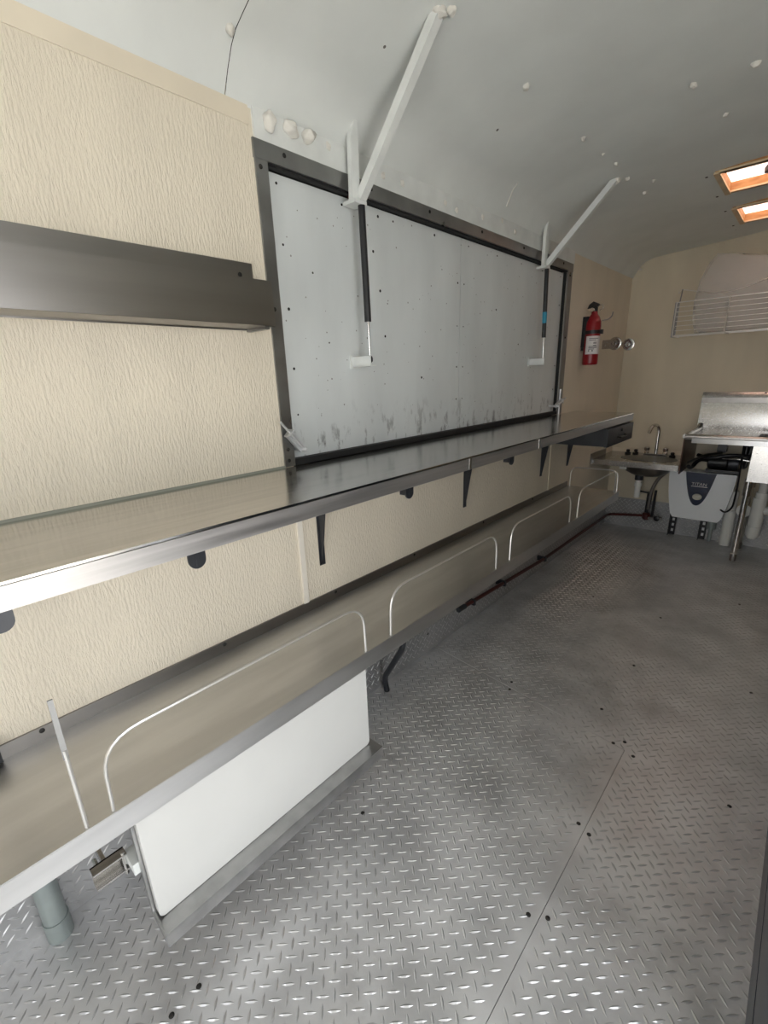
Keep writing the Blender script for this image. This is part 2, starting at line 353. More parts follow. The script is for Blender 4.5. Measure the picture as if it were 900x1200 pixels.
copies(DAB, 'foam_dab', [(.006, y, z) for y, z in ((1.12, 1.955), (1.36, 1.94), (1.46, 1.942), (1.72, 1.938), (1.80, 1.93), (2.0, 1.945), (2.17, 1.965), (2.30, 1.94))] + [(.05, Y1-.01, 2.02)], CEILING,
       [(random.uniform(0, 6), 0, 0) for _ in range(9)], [(.006, .011, .011)]*8+[(.012, .008, .03)])
T('caulk_line', [(.03, 2.165, 2.012), (.07, 2.14, 2.058), (.1, 2.125, 2.073)], .0025, FOAM, CEILING, 6)
for k, (xa, xb, ya, yb) in enumerate(VENTS):
    t = thing('roof_vent', ['square wood-lined roof vent nearer the hatch, topmost in the photo', 'square wood-lined roof vent nearest the end wall'][k], 'roof vent', ((xa+xb)/2, (ya+yb)/2, 2.14), 'wood-lined roof vents')
    w = .016; zv = cz(xa, (ya+yb)/2); z0, z1 = zv-.005, zv+.040
    for dm in ((xa, xa+w, ya, yb, z0, z1), (xb-w, xb, ya, yb, z0, z1), (xa+w, xb-w, ya, ya+w, z0, z1), (xa+w, xb-w, yb-w, yb, z0, z1)):
        B('wood_board', dm, WOOD, t)
    for dm in ((xa-.004, xa+w+.004, ya-.004, yb+.004, z0-.004, z0+.004), (xa+w, xb, yb-w-.004, yb+.004, z0, z0+.008), (xa+w, xb, ya-.004, ya+w+.004, z0, z0+.008)):
        B('edge_strip', dm, WOOD_L, t)
    bm = NB(); prism(bm, [(xa-.02, ya-.02, z1+.005), (xb+.02, ya-.02, z1+.005), (xb+.02, yb+.02, z1+.005), (xa-.02, yb+.02, z1+.005)], (0, 0, .006)); obj('dome_lid', bm, LID, t)
    T('crank_rod', [(xa+w, (ya+yb)/2-.06, z1-.012), (xb-w, (ya+yb)/2-.06, z1-.012)], .006, WHITE, t)
    lathe_b = NB(); lathe(lathe_b, [(.014, 0), (.016, .02), (.010, .03)], (.852, ya+.20, z0+.008), 'Z', 14); obj('crank_knob', lathe_b, BLACK, t, True)
    copies(SCREW_Z, 'vent_screw', [(xa-.036, ya+.03, cz(xa-.036, ya)-.0025), (xa-.036, yb-.01, cz(xa-.036, yb)-.0025)], t, [(math.pi, 0, 0)]*2)

# ------------------------------------------------------------------ serving hatch and its frame
wf = struct(thing('window_1', 'grey steel frame around the closed serving hatch', 'hatch frame', (0, 1.95, 1.05)))
B('frame_header', (0, .007, .855, 3.05, 1.862, 1.905), FRAME, wf, .0015)
B('frame_stile', (0, .006, .857, .896, 1.046, 1.862), FRAME, wf, .0015)
B('frame_stile', (0, .006, 2.978, 3.046, 1.046, 1.862), FRAME, wf, .0015)
B('rubber_seal', (-.022, -.002, .893, 2.985, 1.856, 1.868), RUBBER, wf)
B('rubber_seal', (-.022, -.004, .893, .899, 1.046, 1.868), RUBBER, wf)
B('rubber_seal', (-.022, -.004, 2.979, 2.985, 1.046, 1.868), RUBBER, wf)
B('rubber_seal', (-.022, .004, .896, 2.978, 1.046, 1.066), RUBBER, wf)
copies(SCREW_X, 'screw', [(.007, y, 1.889) for y in (.953, 1.30, 1.62, 2.0, 2.4, 2.9)]+[(.006, .872, z) for z in (1.844, 1.50, 1.10, 1.065)]+[(.006, 3.01, z) for z in (1.84, 1.5, 1.15)], wf)
ht = thing('serving_hatch', 'large grey-white sheet metal serving hatch, closed', 'hatch', (-.03, 1.94, 1.05))
B('hatch_core', (-.06, -.030, .893, 2.985, 1.03, 1.868), RUBBER, ht)
B('hatch_panel', (-.030, -.022, .902, 1.8785, 1.062, 1.852), HATCH, ht, .002)
B('hatch_panel', (-.030, -.022, 1.8825, 2.976, 1.062, 1.852), HATCH, ht, .002)
hs = []
for y in np.linspace(.94, 2.94, 9): hs += [(-.022, y, 1.83)]
for z in (1.68, 1.51, 1.34, 1.2): hs += [(-.022, .945, z), (-.022, 1.86, z), (-.022, 1.91, z), (-.022, 2.95, z)]
for y, z in ((1.33, 1.72), (1.36, 1.60), (1.38, 1.45), (1.36, 1.83), (1.10, 1.42), (1.05, 1.62), (1.6, 1.3), (2.2, 1.6), (2.45, 1.45)): hs.append((-.022, y, z))
copies(SCREW_X, 'screw', hs, ht, None, [(q, q, q) for q in [random.uniform(.45, .8) for _ in hs]])

# braces and gas springs
for k, (y, xt, zt, lab) in enumerate(((1.215, .338, cz(.338, 1.2), 'nearer'), (2.605, .348, cz(.348, 2.6), 'farther'))):
    t = thing('hatch_brace', ['white angled brace above the hatch, next to the three foam dabs', 'white angled brace above the hatch, nearer the fire extinguisher'][k], 'brace', (.04, y, 1.81), 'white braces above the hatch')
    a, b = Vector((.040, y, 1.838)), Vector((xt, y, zt+.006)); dd = (b-a).normalized(); nn = Vector((-dd.z, 0, dd.x))
    o_ = Vector((0, 1, 0)); q = .013; bm = NB()
    prism(bm, [a-nn*q-o_*q, a+nn*q-o_*q, a+nn*q+o_*q, a-nn*q+o_*q], b-a); bevel(bm, .002); obj('diagonal_bar', bm, WHITE, t, True)
    bm = NB(); prism(bm, [(.026, y-.040, 1.826), (.026, y-.006, 1.826), (.026, y-.004, 2.035), (.026, y-.016, 2.035), (.026, y-.036, 1.985)], (.016, 0, 0)); bevel(bm, .002); obj('upright_bar', bm, WHITE, t, True)
    B('mount_plate', (.0, .052, y-.040, y+.013, 1.818, 1.828), WHITE, t, .002)
    t = thing('gas_spring', ['black gas spring on the hatch, near the row of foam dabs', 'black gas spring with a blue sticker, nearer the fire extinguisher'][k], 'gas spring', (.05, y, 1.36), 'gas springs on the hatch')
    T('cylinder', [(.041, y, 1.818), (.049, y, 1.483)], .0112, BLACK, t, 16)
    T('piston_rod', [(.049, y, 1.485), (.052, y, 1.370)], .004, CHROME, t, 10)
    Cy('ball_end', [(.004, -.012), (.009, -.008), (.010, 0), (.008, .008), (.003, .012)], (.052, y, 1.366), BLACK, t, 'Z', 12)
    bm = NB(); box(bm, -.022, .066, y-.014, y-.010, 1.346, 1.376); box(bm, -.022, .066, y-.014, y+.016, 1.343, 1.347); box(bm, -.022, -.018, y-.024, y+.024, 1.338, 1.382)
    obj('hatch_bracket', bm, WHITE, t)
    if k: T('sticker', [(.0459, y, 1.61), (.0473, y, 1.555)], .0120, BLUE, t, 16)
# hatch latches
for k, (ya, za, yb, zb) in enumerate(((.836, 1.188, .918, 1.096), (3.04, 1.145, 2.92, 1.100))):
    s = 1 if k == 0 else -1
    t = thing('hatch_latch', ['bright metal slide latch at the lower corner of the hatch beside the counter', 'small metal latch on the hatch frame near the far counter end'][k], 'latch', (.02, yb, zb), 'hatch latches')
    T('latch_pin', [(.03, ya, za), (.03, yb, zb), (-.02, yb+.002*s, zb-.004)], .0038, ZINC, t, 8, .006)
    a, b = Vector((.012, ya, za)).lerp(Vector((.012, yb, zb)), .38), Vector((.012, yb, zb)); dv = (b-a); n_ = Vector((0, dv.z, -dv.y)).normalized()*.012
    bm = NB(); prism(bm, [a-n_, b-n_, b+n_, a+n_], (.012, 0, 0)); bevel(bm, .002); obj('latch_body', bm, ZINC, t, True)
    bm = NB(); prism(bm, [a-n_*1.2, a-n_*1.2+dv*.06, a+n_*1.2+dv*.06, a+n_*1.2], (.024, 0, 0)); obj('latch_guide', bm, ZINC, t)
    Cy('latch_bolt', [(.007, -.036), (.007, .026), (.004, .03)], (.012, yb, zb), ZINC, t, 'X', 10)
    if k == 1: T('hatch_rod', [(.012, 2.99, 1.046), (.012, 2.99, 1.20)], .006, ZINC, t, 8)

# ------------------------------------------------------------------ serving counter
ct = thing('serving_counter', 'long polished stainless steel serving counter under the hatch', 'counter', (.19, 1.2, .68))
ZC = 1.044; XC = .388
bm = NB(); prism(bm, [(.002, Y0+.01, ZC-.006), (XC, Y0+.01, ZC-.006), (XC, 3.235, ZC-.006), (.002, 3.33, ZC-.006)], (0, 0, .006)); bevel(bm, .0018); obj('worktop', bm, STEEL_TOP, ct, True)
bm = NB(); prism(bm, [(XC-.004, Y0+.01, ZC-.044), (XC, Y0+.01, ZC-.044), (XC, 3.235, ZC-.044), (XC-.004, 3.235, ZC-.044)], (0, 0, .0395)); obj('front_lip', bm, STEEL_LIP, ct)
bm = NB(); prism(bm, [(.01, 3.318, ZC-.04), (.01, 3.322, ZC-.04), (XC-.012, 3.234, ZC-.04), (XC-.012, 3.230, ZC-.04)], (0, 0, .0345)); obj('end_lip', bm, STEEL_LIP, ct)
B('back_bead', (.0, .004, Y0+.01, .857, ZC-.002, ZC+.006), mat('grey_green_sealant', (.28, .29, .24), .6), ct)
for y in (.0, .977, 1.914, 2.807, 3.24):
    bm = NB()
    if y == 2.807:   # upright only: the drawer hangs in front of it
        prism(bm, [(.001, y-.007, .682), (.010, y-.007, .682), (.016, y-.007, .72), (.048, y-.007, .90), (.048, y-.007, ZC-.0065), (.001, y-.007, ZC-.0065)], (0, .004, 0)); box(bm, .001, .005, y-.012, y+.012, .675, ZC-.0065)
        obj('shelf_bracket', bm, DARKBOX, ct); continue
    prism(bm, [(.001, y-.007, .682), (.010, y-.007, .682), (.016, y-.007, .72), (.052, y-.007, .93), (.30, y-.007, .985), (.30, y-.007, 1.0), (.30, y-.007, ZC-.0065), (.001, y-.007, ZC-.0065)], (0, .004, 0))
    box(bm, .001, .005, y-.012, y+.012, .675, ZC-.0065); box(bm, .001, .31, y-.012, y+.012, ZC-.011, ZC-.0065)
    obj('shelf_bracket', bm, DARKBOX, ct)
for y in (.066, .395, 1.101, 1.787):
    bm = NB(); pts = [(.303, y-.019, ZC-.0065)]+[(.303, y+.019*math.cos(a), .955+.019*math.sin(a)) for a in np.linspace(math.pi, 2*math.pi, 12)]+[(.303, y+.019, ZC-.0065)]
    prism(bm, pts, (.005, 0, 0)); box(bm, .27, .303, y-.004, y+.004, .945, ZC-.0065); box(bm, .308, .311, y-.004, y+.003, .945, ZC-.0065); obj('hanger_tab', bm, DARKBOX, ct)
for y in (1.32, 1.86): B('lip_joint', (XC-.004, XC+.0012, y, y+.012, ZC-.043, ZC-.004), CHROME, ct)

dr = thing('counter_drawer', 'dark steel drawer hung under the far end of the counter', 'drawer', (.2, 2.95, .90))
B('drawer_housing', (.055, .384, 2.735, 3.19, .895, .995), DARKBOX, dr, .003)
B('drawer_front', (.385, .402, 2.725, 3.20, .893, .992), DARKBOX, dr, .003)
bm = NB(); tube(bm, fillet([(.402, 2.90, .935), (.418, 2.90, .932), (.418, 3.03, .932), (.402, 3.03, .935)], .008), .005, 8); obj('handle', bm, BLACK, dr, True)
Cy('key_lock', [(.009, 0), (.009, .006), (.006, .008)], (.402, 2.965, .968), BLACK, dr, 'X', 14)

# ------------------------------------------------------------------ lower shelf with wire guard rails
ls = thing('lower_shelf', 'long low stainless steel shelf with wire guard rails along the wall', 'shelf', (.17, 1.2, 0))
ZL = .522; XL = .343; YE = 3.30
B('shelf_deck', (.004, XL, Y0+.02, YE, ZL-.005, ZL), STEEL_LOW, ls, .0015)
B('back_flange', (.0005, .006, Y0+.02, YE-.03, ZL-.002, ZL+.036), STEEL_DK, ls, .0012)
bm = NB(); prism(bm, [(XL-.004, Y0+.02, ZL-.055), (XL+.001, Y0+.02, ZL-.055), (XL+.001, YE, ZL-.055), (XL-.004, YE, ZL-.055)], (0, 0, .053)); bevel(bm, .0012); obj('front_lip', bm, STEEL_LOW, ls, True)
bm = NB(); prism(bm, [(.03, YE-.003, ZL-.02), (XL-.004, YE-.003, ZL-.055), (XL-.004, YE-.003, ZL-.001), (.03, YE-.003, ZL-.001)], (0, .003, 0)); obj('end_lip', bm, STEEL_LOW, ls)
copies(SCREW_X, 'screw', [(.006, y, .549) for y in (.099, .568, 1.025, 1.5, 2.1, 2.7)], ls)
ZR = .678
B('wall_clip', (.006, .022, -.01, .020, .528, .580), BLACK, ls, .003)
for ya, yb in ((.137, .845), (.959, 1.637), (1.757, 2.445), (2.557, 3.222)):
    T('guard_rail', [(.335, ya, ZL-.01), (.335, ya+.006, ZR), (.335, yb-.004, ZR), (.335, yb, ZL-.01)], .0038, WIRE, ls, 8, .075)
T('guard_rail', [(.335, .091, ZL-.01), (.335, .092, .700)], .004, WIRE, ls, 8)
bm = NB(); prism(bm, [(.334, .087, .682), (.334, .096, .682), (.334, .097, .805), (.334, .089, .805)], (.003, 0, 0)); obj('rail_strip', bm, FRAME, ls, label='grey flat strip on the guard rail')
T('end_rail', [(.02, YE-.02, ZL-.005), (.02, YE-.02, .66), (.33, YE-.02, .665), (.335, YE-.03, ZL-.005)], .0038, WIRE, ls, 8, .05)
T('leg', [(.036, .012, .0), (.036, .012, .06)], .028, GREYTUBE, ls, 18)
T('leg', [(.036, .012, .06), (.036, .012, ZL-.006)], .0255, GREYTUBE, ls, 18)
T('bent_leg', [(.20, 1.19, ZL-.006), (.19, 1.19, .30), (.045, 1.232, .075), (.045, 1.245, .0)], .0125, DARKBOX, ls, 12, .04)
T('bent_leg', [(.20, 2.6, ZL-.006), (.06, 2.6, .28)], .0125, DARKBOX, ls, 12)

# red water pipe under the shelf and along the end wall
wp = thing('water_pipe', 'dark red water pipe running under the lower shelf to the corner', 'pipe', (.05, 3, .1))
T('pipe', [(.05, 1.84, .160), (.05, 2.3, .136), (.05, 2.8, .108), (.05, 4.19, .100), (.33, 4.19, .135)], .011, PIPE_RED, wp, 10, .05)
T('pipe_end', [(.05, 1.80, .162), (.05, 1.86, .159)], .014, DARKBOX, wp, 12)
for y, z in ((1.94, .152), (2.28, .137), (2.85, .107)): B('pipe_clip', (.004, .064, y-.008, y+.008, z-.016, z+.014), DARKBOX, wp)

# ------------------------------------------------------------------ fold-down tray with cutting board
tr = thing('folding_tray', 'grey sheet steel fold-down tray hanging below the lower shelf', 'tray', (.3, .5, .12))
B('back_sheet', (.285, .292, .165, .872, .150, .465), TRAY, tr, .001)
B('ledge', (.285, .358, .163, .876, .148, .153), TRAY, tr, .001)
B('front_lip', (.354, .358, .163, .876, .114, .149), TRAY, tr, .0012)
bm = NB(); prism(bm, [(.286, .162, .42), (.286, .162, .15), (.356, .162, .118), (.356, .162, .15), (.300, .162, .17), (.298, .162, .42)], (0, .004, 0)); obj('end_plate', bm, TRAY, tr)
bm = NB(); box(bm, .225, .229, .085, .152, .272, .318); box(bm, .225, .250, .085, .152, .314, .318); box(bm, .225, .250, .085, .152, .272, .276); box(bm, .05, .228, .11, .118, .28, .31)
obj('hinge_arm', bm, STEEL, tr)
B('hinge_tab', (.235, .288, .150, .176, .285, .315), WHITE, tr, .002)
T('hinge_pin', [(.245, .145, .262), (.245, .145, .325)], .005, CHROME, tr, 8)
Cy('hinge_pin', [(.005, -.012), (.005, .012)], (.20, .10, .295), CHROME, tr, 'X', 8)
bm = NB(); bp_ = [(.170, .468)]+[(.184-.014*math.cos(a), .1685-.014*math.sin(a)) for a in np.linspace(0, math.pi/2, 6)]+[(.844+.014*math.sin(a), .1685-.014*math.cos(a)) for a in np.linspace(0, math.pi/2, 6)]+[(.858, .468)]
prism(bm, [(.2935, y, z) for y, z in bp_], (.022, 0, 0)); bevel(bm, .0025)
tag(obj('cutting_board', bm, BOARD, None, True), 'large white plastic cutting board standing on the steel tray', 'cutting board')

# ------------------------------------------------------------------ narrow upper shelf
us = thing('wall_rail_shelf', 'narrow dark stainless steel trough shelf on the wall left of the hatch', 'shelf', (.05, .3, 1.44))
B('back_flange', (.001, .005, Y0+.05, .812, 1.44, 1.609), STEEL_DK, us, .001)
B('shelf_bottom', (.001, .105, Y0+.05, .800, 1.443, 1.448), STEEL_DK, us, .001)
B('front_lip', (.101, .106, Y0+.05, .798, 1.443, 1.550), STEEL_DK, us, .0014)
B('end_cap', (.004, .102, .797, .801, 1.443, 1.548), STEEL_DK, us, .001)
bm = NB(); box(bm, .002, .09, .775, .79, 1.436, 1.4428); obj('support_foot', bm, FRAME, us)
copies(SCREW_X, 'screw', [(.005, .772, 1.578), (.005, .2, 1.578)], us)

# ------------------------------------------------------------------ fire extinguisher
fx = thing('fire_extinguisher', 'red fire extinguisher with a white label hung on the long wall', 'fire extinguisher', (.065, 3.32, 1.34))
cx, cy = .060, 3.325
Cy('cylinder', [(.042, 0), (.046, .004), (.047, .012), (.047, .235), (.044, .262), (.034, .288), (.020, .306), (.018, .322)], (cx, cy, 1.340), RED, fx, 'Z', 32)
bm = NB(); seg = 14
a0, a1 = math.radians(-118), math.radians(8)
for z0, z1 in ((1.405, 1.515),):
    prev = None
    for k in range(seg+1):
        a = a0+(a1-a0)*k/seg; p = (cx+.0475*math.cos(a), cy+.0475*math.sin(a))
        cur = (bm.verts.new((*p, z0)), bm.verts.new((*p, z1)))
        if prev: bm.faces.new((prev[0], cur[0], cur[1], prev[1]))
        prev = cur
lb = obj('paper_label', bm, LABELW, fx, True)
for k, (z, aa, ab) in enumerate(((1.500, -92, -20), (1.490, -92, -40), (1.476, -60, -36), (1.470, -60, -36), (1.458, -60, -36), (1.452, -92, -30), (1.444, -92, -30), (1.436, -92, -50), (1.426, -68, -58), (1.426, -92, -84))):
    bm = NB(); prev = None; hh = .0022 if k < 8 else .005
    for q in range(7):
        a = math.radians(aa+(ab-aa)*q/6); p = (cx+.0479*math.cos(a), cy+.0479*math.sin(a)); cur = (bm.verts.new((*p, z-hh)), bm.verts.new((*p, z+hh)))
        if prev: bm.faces.new((prev[0], cur[0], cur[1], prev[1]))
        prev = cur
    obj('label_print', bm, PRINT, lb)
Cy('strap', [(.0478, 0), (.0496, .001), (.0496, .021), (.0478, .022)], (cx, cy, 1.528), BLACK, fx, 'Z', 32)
B('strap_buckle', (cx+.040, cx+.062, cy-.012, cy+.014, 1.526, 1.552), BLACK, fx, .003)
bm = NB(); box(bm, .001, .018, cy-.022, cy+.022, 1.43, 1.63); box(bm, .001, .040, cy-.030, cy-.022, 1.45, 1.635); obj('wall_bracket', bm, BLACK, fx)
Cy('valve_body', [(.016, 0), (.018, .01), (.018, .03), (.012, .04)], (cx, cy, 1.655), BLACK, fx, 'Z', 16)
bm = NB(); prism(bm, [(cx-.045, cy-.010, 1.682), (cx+.02, cy-.010, 1.690), (cx+.026, cy-.010, 1.705), (cx-.01, cy-.010, 1.722), (cx-.035, cy-.010, 1.706)], (0, .02, 0)); bevel(bm, .002); obj('squeeze_lever', bm, BLACK, fx, True)
Cy('pressure_gauge', [(.013, 0), (.014, .004), (.012, .008)], (cx-.01, cy-.018, 1.672), CHROME, fx, 'Y', 16)
T('pull_pin', [(cx+.02, cy, 1.695), (cx+.045, cy, 1.70), (cx+.05, cy, 1.675), (cx+.03, cy, 1.668)], .003, CHROME, fx, 8, .01)
T('carry_hook', [(cx+.05, cy, 1.606), (cx+.085, cy+.005, 1.608), (cx+.105, cy+.01, 1.625), (cx+.108, cy+.012, 1.65)], .004, FRAME, fx, 8, .015)

# ------------------------------------------------------------------ jointed wall arm
wa = thing('swivel_mount', 'small chrome jointed wall arm with two round discs beside the fire extinguisher', 'wall arm', (.0, 3.72, 1.475))
B('arm_strap', (.001, .075, 3.715, 3.735, 1.448, 1.508), STEEL, wa, .003)
for x, z, rr in ((.088, 1.480, .044), (.178, 1.468, .040)):
    Cy('round_disc', [(rr*.95, 0), (rr, .003), (rr*.97, .009), (rr*.7, .012), (rr*.35, .010), (rr*.3, .016), (rr*.15, .017)], (x, 3.715, z), STEEL, wa, 'Y', 28)
T('link_bar', [(.088, 3.72, 1.480), (.178, 3.72, 1.468)], .010, STEEL, wa, 10)

# ------------------------------------------------------------------ wire rack and plastic bag
rk = thing('wire_rack', 'chrome wire basket rack fixed high on the end wall', 'rack', (.8, 4.15, 1.52))
xa, xb, yf, yb_, za, zb = .372, 1.50, 4.03, Y1-.006, 1.52, 1.735
for k in range(8): T('wire', [(xa+.002*k, yf, zb-(zb-za)*k/7), (xb, yf, zb-(zb-za)*k/7)], .0034 if k in (0, 7) else .0022, WIRE, rk, 6)
for x in (xa, .675, .98, 1.28, xb): T('upright_wire', [(x, yf-.003, zb+.004), (x, yf-.003, za-.004), (x, yb_, za-.004)], .004, WIRE, rk, 6, .01)
for y in (4.07, 4.12, 4.17, 4.22): T('floor_wire', [(xa, y, za), (xb, y, za)], .0024, WIRE, rk, 6)
for x in (xa, xb):
    for z in (zb, zb-.05, za+.06, za): T('side_wire', [(x, yf, z), (x-.03 if x == xa else x, yb_, z)], .0026, FRAME, rk, 6)
B('wall_plate', (.318, .345, Y1-.012, Y1-.002, 1.52, 1.76), FRAME, rk)
T('top_wire', [(.33, yb_, 1.82), (.39, yf, 1.815), (.45, yf, 1.80), (.56, yf, 1.768), (.66, yf, 1.762), (.78, yf, 1.79), (.90, yf, 1.835), (1.1, yf, 1.87), (1.4, yf, 1.82), (xb, yf, 1.76)], .003, WIRE, rk, 6, .05)
T('corner_post', [(.395, yf, 1.815), (.388, yf+.002, zb)], .004, FRAME, rk, 6)
bm = NB()
prof = [(.50, 1.527), (.475, 1.62), (.470, 1.74), (.485, 1.86), (.525, 1.965), (.56, 2.005), (.64, 2.00), (.70, 1.985), (.80, 1.96), (.92, 1.95), (1.05, 1.93), (1.12, 1.85), (1.15, 1.70), (1.13, 1.56), (1.08, 1.527)]
rings = []
for sy, sh in ((4.060, .965), (4.045, 1.0), (4.12, 1.0), (4.22, 1.0), (4.235, .96)):
    ring = []
    for x, z in prof:
        q = (Vector((x, z))-Vector((.8, 1.75)))*sh+Vector((.8, 1.75)); ring.append(bm.verts.new((q.x, sy+random.uniform(-.008, .008), max(1.527, q.y+random.uniform(-.004, .004)))))
    rings.append(ring)
n = len(prof)
for a, b in zip(rings, rings[1:]):
    for k in range(n): bm.faces.new((a[k], a[(k+1) % n], b[(k+1) % n], b[k]))
bm.faces.new(rings[0]); bm.faces.new(rings[-1])
bmesh.ops.subdivide_edges(bm, edges=bm.edges[:], cuts=2, use_grid_fill=True, smooth=.3)
tag(obj('plastic_bag', bm, BAG, None, True), 'bulky clear plastic bag standing in the wire rack', 'plastic bag')

# ------------------------------------------------------------------ corner hand sink
hk = thing('hand_sink', 'small stainless steel corner hand sink with a round basin', 'hand sink', (.29, 4.0, .5))
X0, X1, YA, YB, ZT = .006, .585, 3.75, Y1-.006, .646
bc = Vector((.345, 3.975)); ex, ey = .19, .135; NN = 64
bm = NB(); inner, outer = [], []
for k in range(NN):
    a = 2*math.pi*k/NN+math.pi/NN; dx, dy = math.cos(a), math.sin(a)
    inner.append(bm.verts.new((bc.x+ex*dx, bc.y+ey*dy, ZT)))
    t_ = min(((X1-bc.x)/dx if dx > 0 else (X0-bc.x)/dx) if abs(dx) > 1e-6 else 9, ((YB-bc.y)/dy if dy > 0 else (YA-bc.y)/dy) if abs(dy) > 1e-6 else 9)
    outer.append(bm.verts.new((bc.x+dx*t_, bc.y+dy*t_, ZT)))
cor = [bm.verts.new(p) for p in ((X0, YA, ZT), (X1, YA, ZT), (X1, YB, ZT), (X0, YB, ZT))]
for k in range(NN):
    k2 = (k+1) % NN; o1, o2 = outer[k].co, outer[k2].co
    if abs(o1.x-o2.x) > 1e-4 and abs(o1.y-o2.y) > 1e-4:
        c_ = min(cor, key=lambda v: (v.co-o1).length+(v.co-o2).length); bm.faces.new((inner[k], outer[k], c_, outer[k2], inner[k2]))
    else: bm.faces.new((inner[k], outer[k], outer[k2], inner[k2]))
obj('sink_deck', bm, STEEL, hk)
Cy('basin', [(1.02, ZT+.002), (.99, ZT-.004), (.93, ZT-.05), (.78, ZT-.10), (.5, ZT-.128), (.12, ZT-.137)], (bc.x, bc.y, 0), mat('dark_basin_steel', (.17, .165, .155), .3, .9, var=.2, vscale=8), hk, 'Z', 40, None, ex, ey)  # basin steel set darker than the deck
bk = bpy.data.objects[[c.name for c in hk.children][-1]]
bm = NB(); bm.from_mesh(bk.data); bm.faces.ensure_lookup_table()
big = max(bm.faces, key=lambda q: sum(v.co.z for v in q.verts)/len(q.verts) if len(q.verts) > 10 else -1); bmesh.ops.delete(bm, geom=[big], context='FACES_ONLY'); bm.to_mesh(bk.data); bm.free()
B('front_lip', (X0, X1, YA-.004, YA, ZT-.038, ZT+.002), STEEL, hk, .001)
B('side_splash', (.001, .010, YA-.035, 4.06, ZT-.036, ZT+.046), STEEL_DK, hk, .001)
B('side_lip', (X1-.003, X1+.001, YA, YB, ZT-.038, ZT+.001), STEEL, hk)
B('back_splash', (.01, X1, YB-.012, YB, ZT, ZT+.03), CREAM_S, hk, .002)
B('spec_tag', (.185, .235, 3.838, 3.842, .572, .596), PVC, hk)
T('drain_cup', [(.30, 3.975, .512), (.30, 3.975, .475)], .03, DARKBOX, hk, 16)
T('tail_pipe', [(.30, 3.975, .49), (.30, 3.975, .335)], .021, PVC, hk, 16)
T('tail_pipe_nut', [(.30, 3.975, .455), (.30, 3.975, .425)], .027, PVC, hk, 16)
T('tail_pipe_nut', [(.30, 3.975, .475), (.30, 3.975, .490)], .029, PVC, hk, 16)
fc = thing('faucet', 'chrome gooseneck faucet on the corner hand sink', 'faucet', (.35, 4.17, ZT))
B('base_plate', (.27, .43, 4.145, 4.195, ZT, ZT+.012), CHROME, fc, .004)
T('spout', [(.35, 4.17, ZT+.01), (.35, 4.17, .855), (.335, 4.14, .885), (.315, 4.09, .880), (.305, 4.065, .825)], [.0125]*1+[.0125]*27 if False else .0125, CHROME, fc, 12, .03)
for x in (.285, .415):
    Cy('handle', [(.016, 0), (.018, .012), (.013, .018), (.020, .028), (.021, .046), (.014, .052)], (x, 4.17, ZT+.010), CHROME, fc, 'Z', 16)
for x, y, lab in ((.155, 4.14, 'black rubber stopper on the hand sink rim, farthest from the faucet'), (.205, 4.17, 'black rubber stopper on the hand sink rim, next to the faucet handle'), (.475, 4.12, 'black plastic cap on the hand sink rim by the drainboard')):
    bm = NB(); lathe(bm, [(.021, 0), (.023, .006), (.019, .012), (.012, .016), (.015, .028), (.010, .036)], (x, y, ZT+.0005), 'Z', 16)
    tag(obj('sink_stopper', bm, BLACK, None, True), lab, 'stopper', 'black caps on the hand sink')
vv = thing('supply_valve', 'dark valve and braided supply hose under the hand sink', 'valve', (.35, 4.16, .12))
T('braided_hose', [(.355, 4.17, .20), (.36, 4.16, .36), (.40, 4.15, .47), (.46, 4.14, .53), (.46, 4.14, .60)], .013, STEEL_DK, vv, 12, .08)
T('valve_pipe', [(.34, 4.19, .10), (.345, 4.18, .34)], .014, BLACK, vv, 12)
T('valve_pipe', [(.385, 4.185, .14), (.39, 4.18, .36)], .009, BLACK, vv, 12)
Cy('valve_body', [(.018, -.03), (.028, -.02), (.030, .02), (.020, .03)], (.345, 4.18, .135), PIPE_RED, vv, 'Z', 14)
T('valve_outlet', [(.345, 4.17, .125), (.46, 4.17, .135)], .012, STEEL_DK, vv, 12)
Cy('valve_wheel', [(.010, 0), (.022, .004), (.022, .012), (.010, .016)], (.43, 4.155, .135), BLACK, vv, 'Y', 14)
T('valve_lever', [(.345, 4.17, .335), (.26, 4.16, .345)], .007, BLACK, vv, 8)
Cy('valve_nut', [(.02, -.012), (.02, .012)], (.35, 4.175, .285), BLACK, vv, 'Z', 6)

# ------------------------------------------------------------------ compartment sink with drainboard
sk = thing('compartment_sink', 'large stainless steel compartment sink with drainboard and tall backsplash', 'sink', (1.3, 3.95, 0))
SX0, SX1, SY0, SY1, SZ = .60, 2.06, 3.69, Y1-.004, .86
bowls = [(.975, 1.265), (1.315, 1.605), (1.655, 1.945)]; by0, by1 = 3.745, 4.14
bm = NB()
box(bm, SX0, bowls[0][0], SY0, SY1-.02, SZ-.018, SZ-.012)
for a, b in zip([q[1] for q in bowls], [q[0] for q in bowls[1:]]+[SX1]): box(bm, a, b, SY0, SY1-.02, SZ-.018, SZ-.012)
for a, b in bowls: box(bm, a, b, SY0, by0, SZ-.018, SZ-.012); box(bm, a, b, by1, SY1-.02, SZ-.018, SZ-.012)
obj('drainboard', bm, STEEL, sk)
T('front_rim', [(SX0+.008, SY0, SZ), (SX1, SY0, SZ)], .017, STEEL, sk, 14)
bm = NB(); prism(bm, [(SX0+.05, SY0-.016, SZ-.008), (SX0+.05, SY0-.014, SZ-.040), (SX0+.05, SY0+.01, SZ-.044), (SX0+.05, SY0+.012, SZ-.008)], (SX1-SX0-.05, 0, 0)); bevel(bm, .004); obj('front_apron', bm, CHROME, sk, True)
